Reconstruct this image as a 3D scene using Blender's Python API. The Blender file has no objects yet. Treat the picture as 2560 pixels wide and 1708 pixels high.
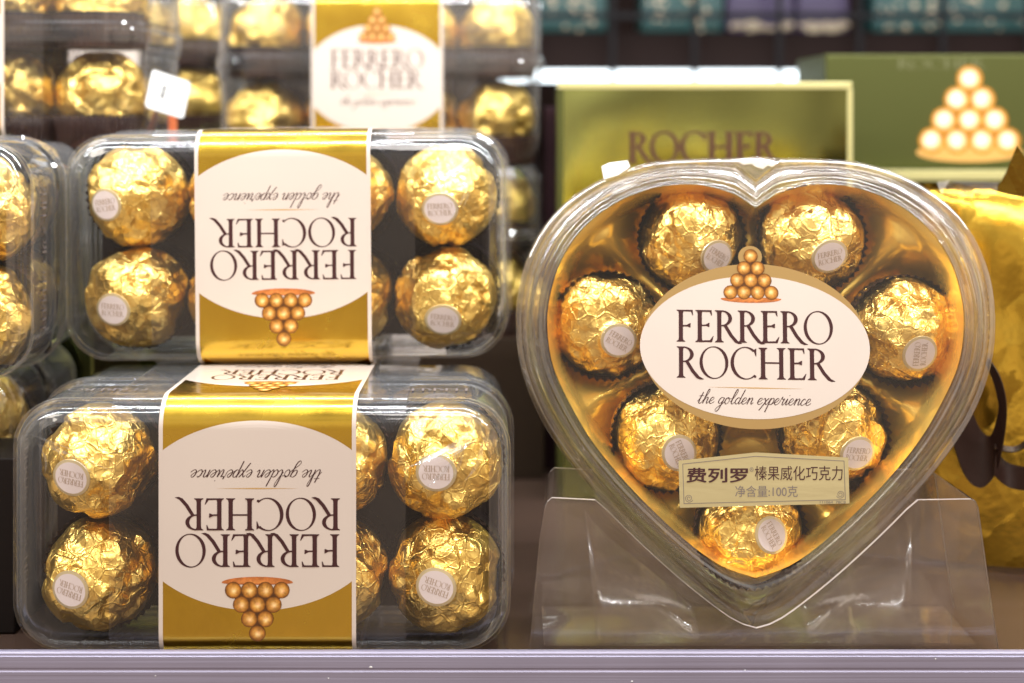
import bpy, math, random
import numpy as np
from mathutils import Vector, Matrix

SC = bpy.context.scene
COL = SC.collection
MM = 0.001
R_ = math.radians

# ------------------------------------------------------------------ camera
EYE_Z, CAM_D, HORIZON = 155.0, 412.0, 290.0
PXMM = 2560 * 50 / 36 / CAM_D                       # photo pixels per mm on the plane Y = 0
cam = bpy.data.cameras.new("camera")
cam.lens = 50; cam.sensor_width = 36
cam.shift_y = -(854 - HORIZON) / 2560
cam.clip_start = 0.01; cam.clip_end = 20
cam.dof.use_dof = True; cam.dof.focus_distance = (CAM_D + 6) * MM; cam.dof.aperture_fstop = 7.2
co = bpy.data.objects.new("camera", cam); COL.objects.link(co)
co.location = (0, -CAM_D * MM, EYE_Z * MM); co.rotation_euler = (R_(90), 0, 0)
SC.camera = co

# ------------------------------------------------------------------ world, lamps, exposure
w = bpy.data.worlds.new("World"); SC.world = w; w.use_nodes = True
nt = w.node_tree; nt.nodes.clear()
bg = nt.nodes.new("ShaderNodeBackground"); wo = nt.nodes.new("ShaderNodeOutputWorld")
tc = nt.nodes.new("ShaderNodeTexCoord"); sx = nt.nodes.new("ShaderNodeSeparateXYZ")
cr = nt.nodes.new("ShaderNodeValToRGB"); mr = nt.nodes.new("ShaderNodeMapRange")
nt.links.new(tc.outputs["Generated"], sx.inputs[0]); nt.links.new(sx.outputs[2], mr.inputs[0])
mr.inputs[1].default_value = -1; mr.inputs[2].default_value = 1
nt.links.new(mr.outputs[0], cr.inputs[0]); wn = nt.nodes.new("ShaderNodeTexNoise"); wn.inputs["Scale"].default_value = 3.2; wn.inputs["Detail"].default_value = 3
wr = nt.nodes.new("ShaderNodeMapRange"); wr.inputs[1].default_value = .35; wr.inputs[2].default_value = .65; wr.inputs[3].default_value = .45; wr.inputs[4].default_value = 1.6
wm = nt.nodes.new("ShaderNodeVectorMath"); wm.operation = 'SCALE'
nt.links.new(tc.outputs["Generated"], wn.inputs["Vector"]); nt.links.new(wn.outputs[0], wr.inputs[0]); nt.links.new(cr.outputs[0], wm.inputs[0]); nt.links.new(wr.outputs[0], wm.inputs[3])
nt.links.new(wm.outputs[0], bg.inputs[0]); nt.links.new(bg.outputs[0], wo.inputs[0])
cr.color_ramp.elements[0].color = (0.22, 0.15, 0.12, 1)
cr.color_ramp.elements[1].color = (0.80, 0.80, 0.82, 1)
e = cr.color_ramp.elements.new(0.42); e.color = (0.44, 0.32, 0.24, 1)
e = cr.color_ramp.elements.new(0.60); e.color = (0.70, 0.60, 0.49, 1)
bg.inputs[1].default_value = 1.0

def area(name, loc, target, sx_, sy_, power, color):
    l = bpy.data.lights.new(name, 'AREA'); l.shape = 'RECTANGLE'
    l.size = sx_ * MM; l.size_y = sy_ * MM; l.energy = power; l.color = color
    o = bpy.data.objects.new(name, l); COL.objects.link(o)
    o.location = Vector(loc) * MM
    o.rotation_euler = (Vector(target) - Vector(loc)).to_track_quat('-Z', 'Y').to_euler()
    return o
area("shelf_light_strip", (0, -70, 360), (0, 60, 60), 1100, 6, 2.9, (0.93, 0.97, 1.0))
area("shelf_light_strip_second", (0, 150, 400), (0, 180, 60), 1100, 6, 2.6, (0.93, 0.97, 1.0))
area("overhead_fill", (250, -900, 1500), (0, 0, 60), 900, 500, 7, (1.0, 0.93, 0.86))  # unseen fill lamp, added so foil and plastic have something bright to reflect
area("overhead_fill_left", (-900, -700, 1100), (-50, 0, 60), 500, 400, 3, (1.0, 0.9, 0.78))  # second unseen fill, a warm lamp added from the front left

SC.view_settings.view_transform = 'Standard'
SC.view_settings.look = 'None'
SC.view_settings.exposure = 0.30
SC.view_settings.gamma = 1
SC.cycles.max_bounces = 14
SC.cycles.transparent_max_bounces = 48
SC.cycles.glossy_bounces = 5
SC.cycles.diffuse_bounces = 3
SC.cycles.sample_clamp_indirect = 6
SC.cycles.caustics_reflective = True
SC.cycles.blur_glossy = 1.0
SC.cycles.use_denoising = True

# ------------------------------------------------------------------ materials
def mat(name, color, rough=0.5, metal=0.0, bump=None, var=None, coat=0.0, spec=None, aniso=None, sheen=None):
    m = bpy.data.materials.new(name); m.use_nodes = True
    t = m.node_tree; p = t.nodes["Principled BSDF"]
    p.inputs["Base Color"].default_value = (*color, 1)
    p.inputs["Roughness"].default_value = rough
    p.inputs["Metallic"].default_value = metal
    p.inputs["Coat Weight"].default_value = coat
    p.inputs["Coat Roughness"].default_value = 0.05
    if spec is not None: p.inputs["Specular IOR Level"].default_value = spec
    c = t.nodes.new("ShaderNodeTexCoord")
    if var:
        n = t.nodes.new("ShaderNodeTexNoise"); n.inputs["Scale"].default_value = var[0]; n.inputs["Detail"].default_value = 4
        r = t.nodes.new("ShaderNodeValToRGB")
        r.color_ramp.elements[0].position = 0.3; r.color_ramp.elements[1].position = 0.7
        r.color_ramp.elements[0].color = (*color, 1); r.color_ramp.elements[1].color = (*var[1], 1)
        t.links.new(c.outputs["Object"], n.inputs["Vector"]); t.links.new(n.outputs[0], r.inputs[0])
        t.links.new(r.outputs[0], p.inputs["Base Color"])
    if bump:
        n = t.nodes.new("ShaderNodeTexNoise"); n.inputs["Scale"].default_value = bump[0]; n.inputs["Detail"].default_value = 5
        b = t.nodes.new("ShaderNodeBump"); b.inputs["Strength"].default_value = bump[1]; b.inputs["Distance"].default_value = bump[2]
        mp = t.nodes.new("ShaderNodeMapping")
        if len(bump) > 3: mp.inputs["Scale"].default_value = bump[3]
        t.links.new(c.outputs["Object"], mp.inputs[0]); t.links.new(mp.outputs[0], n.inputs["Vector"])
        t.links.new(n.outputs[0], b.inputs["Height"]); t.links.new(b.outputs[0], p.inputs["Normal"])
    return m

def clear_mat(name, tint=(0.97, 0.97, 0.97), f0=0.06, f1=0.8, rough=0.03, haze=0.1, hazec=(0.8, 0.82, 0.85), base_haze=0.0, bump=(70, 0.25, 0.0006)):
    """thin clear plastic: see-through sheet with a Schlick reflection, edges turn milky"""
    m = bpy.data.materials.new(name); m.use_nodes = True
    t = m.node_tree; t.nodes.clear()
    N = t.nodes.new; L = t.links.new
    out = N("ShaderNodeOutputMaterial"); tr = N("ShaderNodeBsdfTransparent"); gl = N("ShaderNodeBsdfGlossy")
    di = N("ShaderNodeBsdfDiffuse"); tl = N("ShaderNodeBsdfTranslucent")
    tr.inputs[0].default_value = (*tint, 1); gl.inputs[0].default_value = (1, 1, 1, 1); gl.inputs["Roughness"].default_value = rough
    di.inputs[0].default_value = (*hazec, 1); tl.inputs[0].default_value = (*hazec, 1)
    lw = N("ShaderNodeLayerWeight"); lw.inputs[0].default_value = 0.5
    def mathn(op, a, b):
        n = N("ShaderNodeMath"); n.operation = op; n.use_clamp = False
        for i, q in enumerate((a, b)):
            if isinstance(q, float): n.inputs[i].default_value = q
            else: L(q, n.inputs[i])
        return n.outputs[0]
    f = lw.outputs["Facing"]
    fr = mathn('ADD', mathn('MULTIPLY', mathn('POWER', f, 4.0), f1), f0)
    hz = mathn('ADD', mathn('MULTIPLY', mathn('POWER', f, 3.0), haze), base_haze)
    dm = N("ShaderNodeMixShader"); dm.inputs[0].default_value = 0.5; L(di.outputs[0], dm.inputs[1]); L(tl.outputs[0], dm.inputs[2])
    m1 = N("ShaderNodeMixShader"); L(hz, m1.inputs[0]); L(tr.outputs[0], m1.inputs[1]); L(dm.outputs[0], m1.inputs[2])
    m2 = N("ShaderNodeMixShader"); L(fr, m2.inputs[0]); L(m1.outputs[0], m2.inputs[1]); L(gl.outputs[0], m2.inputs[2])
    L(m2.outputs[0], out.inputs[0])
    if bump:
        c = N("ShaderNodeTexCoord"); n = N("ShaderNodeTexNoise"); n.inputs["Scale"].default_value = bump[0]; n.inputs["Detail"].default_value = 2
        b = N("ShaderNodeBump"); b.inputs["Strength"].default_value = bump[1]; b.inputs["Distance"].default_value = bump[2]
        L(c.outputs["Object"], n.inputs["Vector"]); L(n.outputs[0], b.inputs["Height"]); L(b.outputs[0], gl.inputs["Normal"])
    return m

M_FOIL = mat("gold_foil", (1.0, 0.66, 0.155), 0.31, 1.0, var=(60, (1.0, 0.73, 0.23)))
def crease_nodes(m, scales, wave=None, edges=True):
    """crisp foil wrinkles: every Voronoi cell is a little facet with a tilt of its own"""
    t = m.node_tree; N = t.nodes.new; L = t.links.new; p = t.nodes["Principled BSDF"]
    tc_ = N("ShaderNodeTexCoord"); nz = N("ShaderNodeTexNoise"); nz.inputs["Scale"].default_value = 160; L(tc_.outputs["Object"], nz.inputs["Vector"])
    def vm(op, a, b):
        n = N("ShaderNodeVectorMath"); n.operation = op
        for i, q in enumerate((a, b)):
            if isinstance(q, tuple): n.inputs[i].default_value = q
            elif isinstance(q, float): n.inputs[3].default_value = q
            else: L(q, n.inputs[i])
        return n
    wp = vm('SCALE', vm('SUBTRACT', nz.outputs["Color"], (.5, .5, .5)).outputs[0], 0.0035).outputs[0]
    P = vm('ADD', tc_.outputs["Object"], wp).outputs[0]; prev = None
    for sc, k in scales:
        v = N("ShaderNodeTexVoronoi"); v.inputs["Scale"].default_value = sc; L(P, v.inputs["Vector"])
        d = vm('SUBTRACT', P, v.outputs["Position"]).outputs[0]; c = vm('SUBTRACT', v.outputs["Color"], (.5, .5, .5)).outputs[0]
        h = vm('DOT_PRODUCT', d, c).outputs["Value"]
        b = N("ShaderNodeBump"); b.inputs["Strength"].default_value = 1.0; b.inputs["Distance"].default_value = k
        L(h, b.inputs["Height"])
        if prev: L(prev, b.inputs["Normal"])
        prev = b.outputs[0]
    for sc, k, wd_ in (((150, .00022, .05), (330, .00010, .07)) if edges else ()):
        v = N("ShaderNodeTexVoronoi"); v.feature = 'DISTANCE_TO_EDGE'; v.inputs["Scale"].default_value = sc; L(P, v.inputs["Vector"])
        mr_ = N("ShaderNodeMapRange"); mr_.inputs[1].default_value = 0; mr_.inputs[2].default_value = wd_; mr_.inputs[3].default_value = 1; mr_.inputs[4].default_value = 0
        L(v.outputs["Distance"], mr_.inputs[0]); b = N("ShaderNodeBump"); b.inputs["Strength"].default_value = .8; b.inputs["Distance"].default_value = k
        L(mr_.outputs[0], b.inputs["Height"]); L(prev, b.inputs["Normal"]); prev = b.outputs[0]
    if wave:
        wv = N("ShaderNodeTexWave"); wv.inputs["Scale"].default_value = wave[0]; L(tc_.outputs["Object"], wv.inputs["Vector"])
        b = N("ShaderNodeBump"); b.inputs["Strength"].default_value = wave[1]; b.inputs["Distance"].default_value = 0.00005
        L(wv.outputs["Fac"], b.inputs["Height"]); L(prev, b.inputs["Normal"]); prev = b.outputs[0]
    L(prev, p.inputs["Normal"])
M_BAG = mat("gold_bag_foil", (0.46, 0.28, 0.035), 0.25, 1.0)
crease_nodes(M_BAG, ((22, .30), (48, .16)), edges=False)
crease_nodes(M_FOIL, ((120, .42), (260, .38), (600, .20)), (700, .22))
M_CUP = mat("brown_paper", (0.030, 0.012, 0.009), 0.6, var=(200, (0.045, 0.018, 0.012)), spec=.3)
M_STK = mat("sticker_white", (0.80, 0.70, 0.69), 0.35, coat=0.3)
M_STKRING = mat("sticker_edge", (0.72, 0.60, 0.36), 0.3, 0.6)
M_STKTXT = mat("sticker_gold_print", (0.46, 0.32, 0.22), 0.4, 0.2)
M_BAND = mat("band_gold", (0.66, 0.43, 0.045), 0.24, 1.0, bump=(420, 0.25, 0.00012), coat=0.5)
def gloss_wear(m, sc, lo, hi, wave=None):
    t = m.node_tree; n = t.nodes.new("ShaderNodeTexNoise"); n.inputs["Scale"].default_value = sc; n.inputs["Detail"].default_value = 6
    r = t.nodes.new("ShaderNodeMapRange"); r.inputs[1].default_value = .3; r.inputs[2].default_value = .7; r.inputs[3].default_value = lo; r.inputs[4].default_value = hi
    c = t.nodes.new("ShaderNodeTexCoord"); t.links.new(c.outputs["Object"], n.inputs["Vector"]); t.links.new(n.outputs[0], r.inputs[0]); t.links.new(r.outputs[0], t.nodes["Principled BSDF"].inputs["Roughness"])
gloss_wear(M_BAND, 90, .17, .30)
b2 = M_BAND.node_tree.nodes.new("ShaderNodeBump"); n2 = M_BAND.node_tree.nodes.new("ShaderNodeTexNoise"); n2.inputs["Scale"].default_value = 24
c2 = M_BAND.node_tree.nodes.new("ShaderNodeTexCoord"); b2.inputs["Distance"].default_value = .0016; b2.inputs["Strength"].default_value = .55
M_BAND.node_tree.links.new(c2.outputs["Object"], n2.inputs["Vector"]); M_BAND.node_tree.links.new(n2.outputs[0], b2.inputs["Height"]); M_BAND.node_tree.links.new(b2.outputs[0], M_BAND.node_tree.nodes["Principled BSDF"].inputs["Coat Normal"])
for l_ in list(M_BAND.node_tree.links):
    if l_.to_socket.name == "Normal" and l_.to_node.type == 'BSDF_PRINCIPLED': M_BAND.node_tree.links.new(b2.outputs[0], l_.from_node.inputs["Normal"])
M_WHITE = mat("label_white", (0.63, 0.54, 0.47), 0.3, coat=0.4, var=(22, (0.60, 0.51, 0.45)))
M_TXT = mat("print_brown", (0.045, 0.010, 0.012), 0.4)
M_RULE = mat("print_gold", (0.58, 0.36, 0.14), 0.35, 0.3)
M_PLATE = mat("print_plate", (0.35, 0.10, 0.025), 0.4)
M_CLEAR = clear_mat("clear_plastic", haze=0.45, f0=.05, f1=1.0, base_haze=.006)
M_CLEARLID = clear_mat("clear_lid", haze=0.45, f0=0.034, base_haze=.003)
M_RIMP = clear_mat("clear_rim", tint=(.93, .93, .93), haze=0.38, f0=.11, f1=1.1, base_haze=.025, rough=.05, bump=(50, .3, .0008))
M_RIMH = clear_mat("clear_heart_rim", tint=(.90, .88, .86), haze=0.35, f0=.15, f1=1.1, base_haze=.035, rough=.05, hazec=(.88, .74, .66), bump=(40, .5, .001))
M_FILM = clear_mat("clear_film", tint=(0.96, 0.96, 0.97), f0=0.038, f1=0.8, rough=0.06, haze=0.1, base_haze=0.010, bump=(35, 0.4, 0.0012))
M_STAND = clear_mat("clear_stand_plastic", tint=(0.975, 0.965, 0.955), f0=0.06, f1=1.0, rough=0.03, haze=0.3, base_haze=0.010, hazec=(0.56, 0.43, 0.38), bump=(16, 0.9, 0.005))
M_STANDS = clear_mat("clear_stand_soft", tint=(.97, .96, .95), f0=.05, f1=.6, rough=.16, haze=.3, base_haze=.015, hazec=(.56, .43, .38), bump=(16, .6, .004))
M_EDGE = mat("plastic_edge", (0.45, 0.38, 0.35), 0.15, coat=0.8)
M_TRAY = mat("dark_plastic_tray", (0.012, 0.009, 0.012), 0.3, bump=(60, 0.3, 0.001), spec=.15)
M_GTRAY = mat("amber_gold_tray", (1.0, 0.68, 0.15), 0.27, 0.7, bump=(45, 0.35, 0.0012))
M_CARTON = mat("gold_carton", (0.33, 0.37, 0.12), 0.18, 1.0, coat=0.2)
b3 = M_CARTON.node_tree.nodes.new("ShaderNodeBump"); n3 = M_CARTON.node_tree.nodes.new("ShaderNodeTexNoise"); n3.inputs["Scale"].default_value = 13; n3.inputs["Detail"].default_value = 0.5
c3 = M_CARTON.node_tree.nodes.new("ShaderNodeTexCoord"); b3.inputs["Distance"].default_value = .012; b3.inputs["Strength"].default_value = .9
M_CARTON.node_tree.links.new(c3.outputs["Object"], n3.inputs["Vector"]); M_CARTON.node_tree.links.new(n3.outputs[0], b3.inputs["Height"]); M_CARTON.node_tree.links.new(b3.outputs[0], M_CARTON.node_tree.nodes["Principled BSDF"].inputs["Normal"])
M_CARTONG = mat("green_gold_carton", (0.085, 0.092, 0.022), 0.42, 0.6)
M_RIM = mat("pale_gold_edge", (0.66, 0.60, 0.27), 0.4, 0.5)
M_SHELF = mat("shelf_surface", (0.070, 0.042, 0.031), 0.16, bump=(40, 0.1, 0.001), var=(15, (0.055, 0.034, 0.026)))
M_RAIL = mat("rail_metal", (0.31, 0.29, 0.39), 0.42, 0.35, bump=(3, 0.4, 0.0006, (1, 200, 200)), var=(30, (0.28, 0.26, 0.35)))  # lavender cast of the light is put into the base colour
M_RIBBON = mat("brown_ribbon", (0.022, 0.008, 0.005), 0.45, coat=0.0, spec=.3, bump=(600, 0.4, 0.0002))
M_TAG = mat("white_card", (0.78, 0.78, 0.78), 0.5)
M_BLACK = mat("black_metal", (0.008, 0.008, 0.010), 0.5, spec=.15)
M_DARKB = mat("dark_brown_board", (0.016, 0.009, 0.008), 0.7, spec=.1)
M_LABELG = mat("pale_gold_label", (0.62, 0.54, 0.30), 0.3, 0.75, bump=(60, 0.3, 0.001, (0.4, 1, 1.5)))
M_TEAL = mat("teal_pack", (0.008, 0.050, 0.055), 0.35, var=(20, (0.02, 0.095, 0.09)))
M_PURPLE = mat("purple_pack", (0.026, 0.016, 0.06), 0.35, var=(20, (0.06, 0.038, 0.11)))
M_BEIGE = mat("beige_print", (0.50, 0.42, 0.30), 0.3)
M_ORANGE = mat("orange_card", (0.62, 0.14, 0.05), 0.5)
M_BALLW = mat("print_ball_white", (0.85, 0.74, 0.52), 0.4)
M_BALLO = mat("print_ball_orange", (0.66, 0.32, 0.045), 0.4)
M_GREYP = mat("grey_print", (0.16, 0.13, 0.12), 0.5)
def emit(name, c, s):
    m = bpy.data.materials.new(name); m.use_nodes = True; t = m.node_tree; t.nodes.clear()
    e_ = t.nodes.new("ShaderNodeEmission"); o = t.nodes.new("ShaderNodeOutputMaterial")
    e_.inputs[0].default_value = (*c, 1); e_.inputs[1].default_value = s; t.links.new(e_.outputs[0], o.inputs[0]); return m
M_LED = emit("led_white", (0.85, 0.95, 1.0), 3.2)
# printed balls: colours come from a vertex colour of the printed picture
M_PIC = bpy.data.materials.new("printed_picture"); M_PIC.use_nodes = True
_t = M_PIC.node_tree; _a = _t.nodes.new("ShaderNodeVertexColor"); _a.layer_name = "ink"
_n = _t.nodes.new("ShaderNodeTexNoise"); _n.inputs["Scale"].default_value = 900
_c = _t.nodes.new("ShaderNodeTexCoord"); _mx = _t.nodes.new("ShaderNodeMix"); _mx.data_type = 'RGBA'; _mx.blend_type = 'OVERLAY'; _mx.inputs[0].default_value = 0.7
_t.links.new(_c.outputs["Object"], _n.inputs["Vector"]); _t.links.new(_a.outputs[0], _mx.inputs[6]); _t.links.new(_n.outputs[0], _mx.inputs[7])
_t.links.new(_mx.outputs[2], _t.nodes["Principled BSDF"].inputs["Base Color"]); _t.nodes["Principled BSDF"].inputs["Roughness"].default_value = 0.35

# ------------------------------------------------------------------ object helpers (all lengths in mm)
def link(o, parent=None):
    COL.objects.link(o)
    if parent: o.parent = parent
    return o
def empty(name, label, cat, loc=(0, 0, 0), rot=None, group=None):
    o = bpy.data.objects.new(name, None); o.empty_display_size = 0.01; link(o)
    m = (rot.to_4x4() if rot is not None else Matrix.Identity(4))
    o.matrix_world = Matrix.Translation(Vector(loc) * MM) @ m
    tag(o, label, cat, group); return o
def tag(o, label=None, cat=None, group=None, kind=None):
    if label: o['label'] = label
    if cat: o['category'] = cat
    if group: o['group'] = group
    if kind: o['kind'] = kind
    return o
class MB:
    def __init__(s): s.v = []; s.f = []; s.m = []; s.c = []
    def add(s, pts, faces, mi=0, cols=None):
        b = len(s.v); s.v += [tuple(p) for p in pts]; s.f += [tuple(b + i for i in f) for f in faces]; s.m += [mi] * len(faces)
        s.c += cols if cols else [(1, 1, 1)] * len(pts); return s
    def strip(s, A, B, mi=0, closed=False):
        n = len(A); fs = []
        for i in range(n if closed else n - 1):
            j = (i + 1) % n; fs.append((i, j, n + j, n + i))
        return s.add(list(A) + list(B), fs, mi)
    def box(s, x0, x1, y0, y1, z0, z1, mi=0):
        return s.add([(x0, y0, z0), (x1, y0, z0), (x1, y1, z0), (x0, y1, z0), (x0, y0, z1), (x1, y0, z1), (x1, y1, z1), (x0, y1, z1)],
                     [(0, 3, 2, 1), (4, 5, 6, 7), (0, 1, 5, 4), (1, 2, 6, 5), (2, 3, 7, 6), (3, 0, 4, 7)], mi)
    def mesh(s, name, mats, smooth=False, ink=False):
        me = bpy.data.meshes.new(name)
        me.from_pydata([(x * MM, y * MM, z * MM) for x, y, z in s.v], [], s.f)
        for q in (mats if isinstance(mats, (list, tuple)) else [mats]): me.materials.append(q)
        me.polygons.foreach_set("material_index", s.m)
        if smooth: me.polygons.foreach_set("use_smooth", [True] * len(s.f))
        if ink:
            a = me.color_attributes.new("ink", 'FLOAT_COLOR', 'POINT')
            a.data.foreach_set("color", [q for c in s.c for q in (*c, 1)])
        me.update(); return me
    def build(s, name, mats, parent=None, smooth=False, ink=False):
        return link(bpy.data.objects.new(name, s.mesh(name, mats, smooth, ink)), parent)
def bevel(o, wd, seg=3):
    m = o.modifiers.new("bevel", 'BEVEL'); m.width = wd * MM; m.segments = seg; m.limit_method = 'ANGLE'; return o
def W(px, py, Y):
    """photo pixel (2560 wide) on the plane at depth Y (mm) -> world mm"""
    s = PXMM * CAM_D / (CAM_D + Y)
    return ((px - 1280) / s, Y, EYE_Z - (py - HORIZON) / s)
DS = 2560 / 2350
def WD(dx, dy, Y): return W(dx * DS, dy * DS, Y)

# ------------------------------------------------------------------ lettering: six capitals drawn as pieces, and a pen script
def _stem(a, b, y0=0.0, y1=1.0):
    k = .075
    return ([(a - k, y0), (b + k, y0), (b + k, y0 + .022), (b + .012, y0 + .06), (b, y0 + .13), (b, y1 - .13), (b + .012, y1 - .06), (b + k, y1 - .022), (b + k, y1), (a - k, y1),
             (a - k, y1 - .022), (a - .012, y1 - .06), (a, y1 - .13), (a, y0 + .13), (a - .012, y0 + .06), (a - k, y0 + .022)], None)
def _ring(cx, cy, rx, ry, ix, iy, a0, a1, n, tilt=0.0):
    A, B = [], []
    for i in range(n + 1):
        a = R_(a0 + (a1 - a0) * i / n)
        A.append((cx + rx * math.cos(a), cy + ry * math.sin(a)))
        x, y = ix * math.cos(a), iy * math.sin(a)
        B.append((cx + x - y * tilt, cy + y))
    return (A + B, [(i, i + 1, n + 2 + i, n + 1 + i) for i in range(n)])
def _arm(kind, y):
    if kind == 't': return ([(.2, y), (.56, y), (.575, y - .17), (.545, y - .165), (.50, y - .055), (.2, y - .05)], None)
    if kind == 'm': return ([(.2, y + .022), (.36, y + .03), (.47, y + .085), (.49, y + .085), (.485, y - .05), (.46, y - .05), (.38, y - .02), (.2, y - .025)], None)
    return ([(.2, y), (.57, y), (.63, y + .20), (.60, y + .19), (.50, y + .06), (.2, y + .05)], None)
GL = {
    'E': ([_stem(.095, .235), _arm('t', 1), _arm('m', .52), _arm('b', 0)], .62),
    'F': ([_stem(.095, .235), _arm('t', 1), _arm('m', .50)], .60),
    'H': ([_stem(.095, .235), _stem(.695, .835), ([(.2, .495), (.72, .495), (.72, .545), (.2, .545)], None)], .93),
    'O': ([_ring(.50, .5, .48, .52, .375, .485, 0, 360, 48, .06)], 1.0),
    'C': ([_ring(.52, .5, .50, .52, .385, .485, 48, 312, 36, .06), ([(.80, .93), (.875, .97), (.875, .72), (.855, .72), (.79, .88)], None), ([(.79, .13), (.87, .10), (.86, .05), (.80, .04)], None)], .90),
    'R': ([_stem(.095, .235), _ring(.25, .75, .34, .25, .215, .205, -90, 90, 18),
           ([(.2, .955), (.26, .955), (.26, 1), (.2, 1)], None), ([(.2, .5), (.26, .5), (.26, .545), (.2, .545)], None),
           ([(.30, .52), (.42, .53), (.60, .25), (.78, .05), (.93, -.03), (.80, -.045), (.68, .0), (.50, .2)], [(0, 1, 2, 7), (7, 2, 3, 6), (6, 3, 4, 5)])], .73),
}
def wordmark(text, width, cap, cx, base):
    pcs, x = [], 0
    for ch in text:
        if ch == ' ': x += .45; continue
        g, adv = GL[ch]
        for pts, fs in g: pcs.append(([(p[0] + x, p[1]) for p in pts], fs))
        x += adv + .03
    x0 = min(p[0] for q, _ in pcs for p in q); x1 = max(p[0] for q, _ in pcs for p in q)
    k = width / (x1 - x0)
    return [([((p[0] - x0) * k + cx - width / 2, p[1] * cap + base) for p in q], fs) for q, fs in pcs]
SCR = {
    't': (.75, [[(.0, .3), (.25, .8), (.45, 1.75)], [(.45, 1.75), (.28, .6), (.3, .1), (.5, 0), (.78, .3)], [(.02, 1.15), (.72, 1.22)]]),
    'h': (1.05, [[(0, .3), (.32, 1.0), (.6, 1.9), (.5, 2.25), (.35, 2.0), (.25, 1.1), (.18, 0)], [(.18, .1), (.32, .65), (.58, .98), (.76, .82), (.7, .3), (.8, .02), (1.05, .3)]]),
    'e': (.82, [[(0, .3), (.35, .45), (.62, .75), (.52, 1.0), (.3, .95), (.12, .6), (.14, .2), (.36, .0), (.62, .1), (.84, .35)]]),
    'g': (1.0, [[(.78, .85), (.5, 1.0), (.18, .75), (.12, .25), (.35, .04), (.65, .35), (.82, .95)], [(.82, .95), (.68, 0), (.52, -.85), (.22, -1.2), (.02, -.9), (.3, -.45), (.75, -.05), (1.0, .3)]]),
    'o': (.92, [[(.45, 1.), (.15, .8), (.08, .35), (.3, 0), (.6, .15), (.7, .6), (.5, .98), (.45, .85), (.65, .78), (.95, .85)]]),
    'l': (.66, [[(0, .3), (.35, 1.0), (.62, 1.9), (.52, 2.3), (.34, 2.0), (.2, 1.0), (.2, .2), (.4, 0), (.68, .3)]]),
    'd': (1.05, [[(.75, .85), (.45, 1.), (.15, .7), (.12, .25), (.35, .0), (.65, .35), (.85, 1.2), (1.0, 2.25)], [(1.0, 2.25), (.78, .9), (.72, .2), (.85, 0), (1.06, .3)]]),
    'n': (1.05, [[(0, .3), (.16, .85), (.27, 1.), (.26, .5), (.18, 0)], [(.18, .05), (.35, .7), (.6, 1.), (.78, .85), (.72, .3), (.82, .02), (1.07, .3)]]),
    'x': (.88, [[(0, .75), (.2, 1.0), (.36, .7), (.5, .2), (.68, 0), (.9, .3)], [(.8, 1.0), (.5, .55), (.05, -.55), (-.12, -.9)]]),
    'p': (.9, [[(0, .3), (.26, 1.05)], [(.26, 1.05), (.15, 0), (0, -1.15)], [(.1, .3), (.4, .95), (.7, .95), (.78, .5), (.55, .05), (.3, .05), (.2, .25)], [(.5, .03), (.9, .3)]]),
    'r': (.86, [[(0, .3), (.22, 1.25), (.25, .98), (.45, .86), (.62, .98), (.52, .5), (.52, .1), (.68, 0), (.88, .3)]]),
    'i': (.55, [[(0, .3), (.25, 1.), (.2, .3), (.32, 0), (.57, .3)], [(.36, 1.42), (.4, 1.55)]]),
    'c': (.78, [[(.6, .8), (.45, 1.), (.15, .7), (.1, .25), (.3, 0), (.55, .1), (.8, .35)]]),
    ' ': (.6, []),
}
def catmull(P, n=6, closed=False):
    out = []; m = len(P)
    for i in range(m if closed else m - 1):
        g = (lambda k: P[k % m]) if closed else (lambda k: P[max(0, min(m - 1, k))])
        a, b, c, d = g(i - 1), g(i), g(i + 1), g(i + 2)
        for j in range(n):
            t = j / n
            out.append(tuple(0.5 * (2 * b[q] + (c[q] - a[q]) * t + (2 * a[q] - 5 * b[q] + 4 * c[q] - d[q]) * t * t + (3 * b[q] - a[q] - 3 * c[q] + d[q]) * t ** 3) for q in range(len(b))))
    if not closed: out.append(P[-1])
    return out
def script(text, width, cx, base):
    pcs, x = [], 0
    for ch in text:
        adv, st = SCR[ch]
        for s in st: pcs.append([(p[0] + x + p[1] * .38, p[1]) for p in s])
        x += adv
    k = width / x; out = []
    for s in pcs:
        C_ = catmull([(p[0] * k + cx - width / 2, p[1] * k + base) for p in s], 5)
        A, B = [], []
        for i, p in enumerate(C_):
            a, b = C_[max(0, i - 1)], C_[min(len(C_) - 1, i + 1)]
            tx, ty = b[0] - a[0], b[1] - a[1]; l = math.hypot(tx, ty) or 1; tx /= l; ty /= l
            wd = k * (.038 + .038 * max(0, -ty))
            A.append((p[0] - ty * wd, p[1] + tx * wd)); B.append((p[0] + ty * wd, p[1] - tx * wd))
        n = len(A); out.append((A + B, [(i, n + i, n + i + 1, i + 1) for i in range(n - 1)]))
    return out
def put(mb, pcs, mp, h0, dh=0.012, mi=0):
    for q, (pts, fs) in enumerate(pcs):
        h = h0 + (q % 5) * dh
        mb.add([mp(x, y, h) for x, y in pts], fs if fs else [tuple(range(len(pts)))], mi)
    return mb
def disc(cx, cy, rx, ry, n=40, clip=None):
    P = [(cx + rx * math.cos(2 * math.pi * i / n), cy + ry * math.sin(2 * math.pi * i / n)) for i in range(n)]
    if clip: P = [(max(-clip, min(clip, x)), y) for x, y in P]
    return (P, None)
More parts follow.
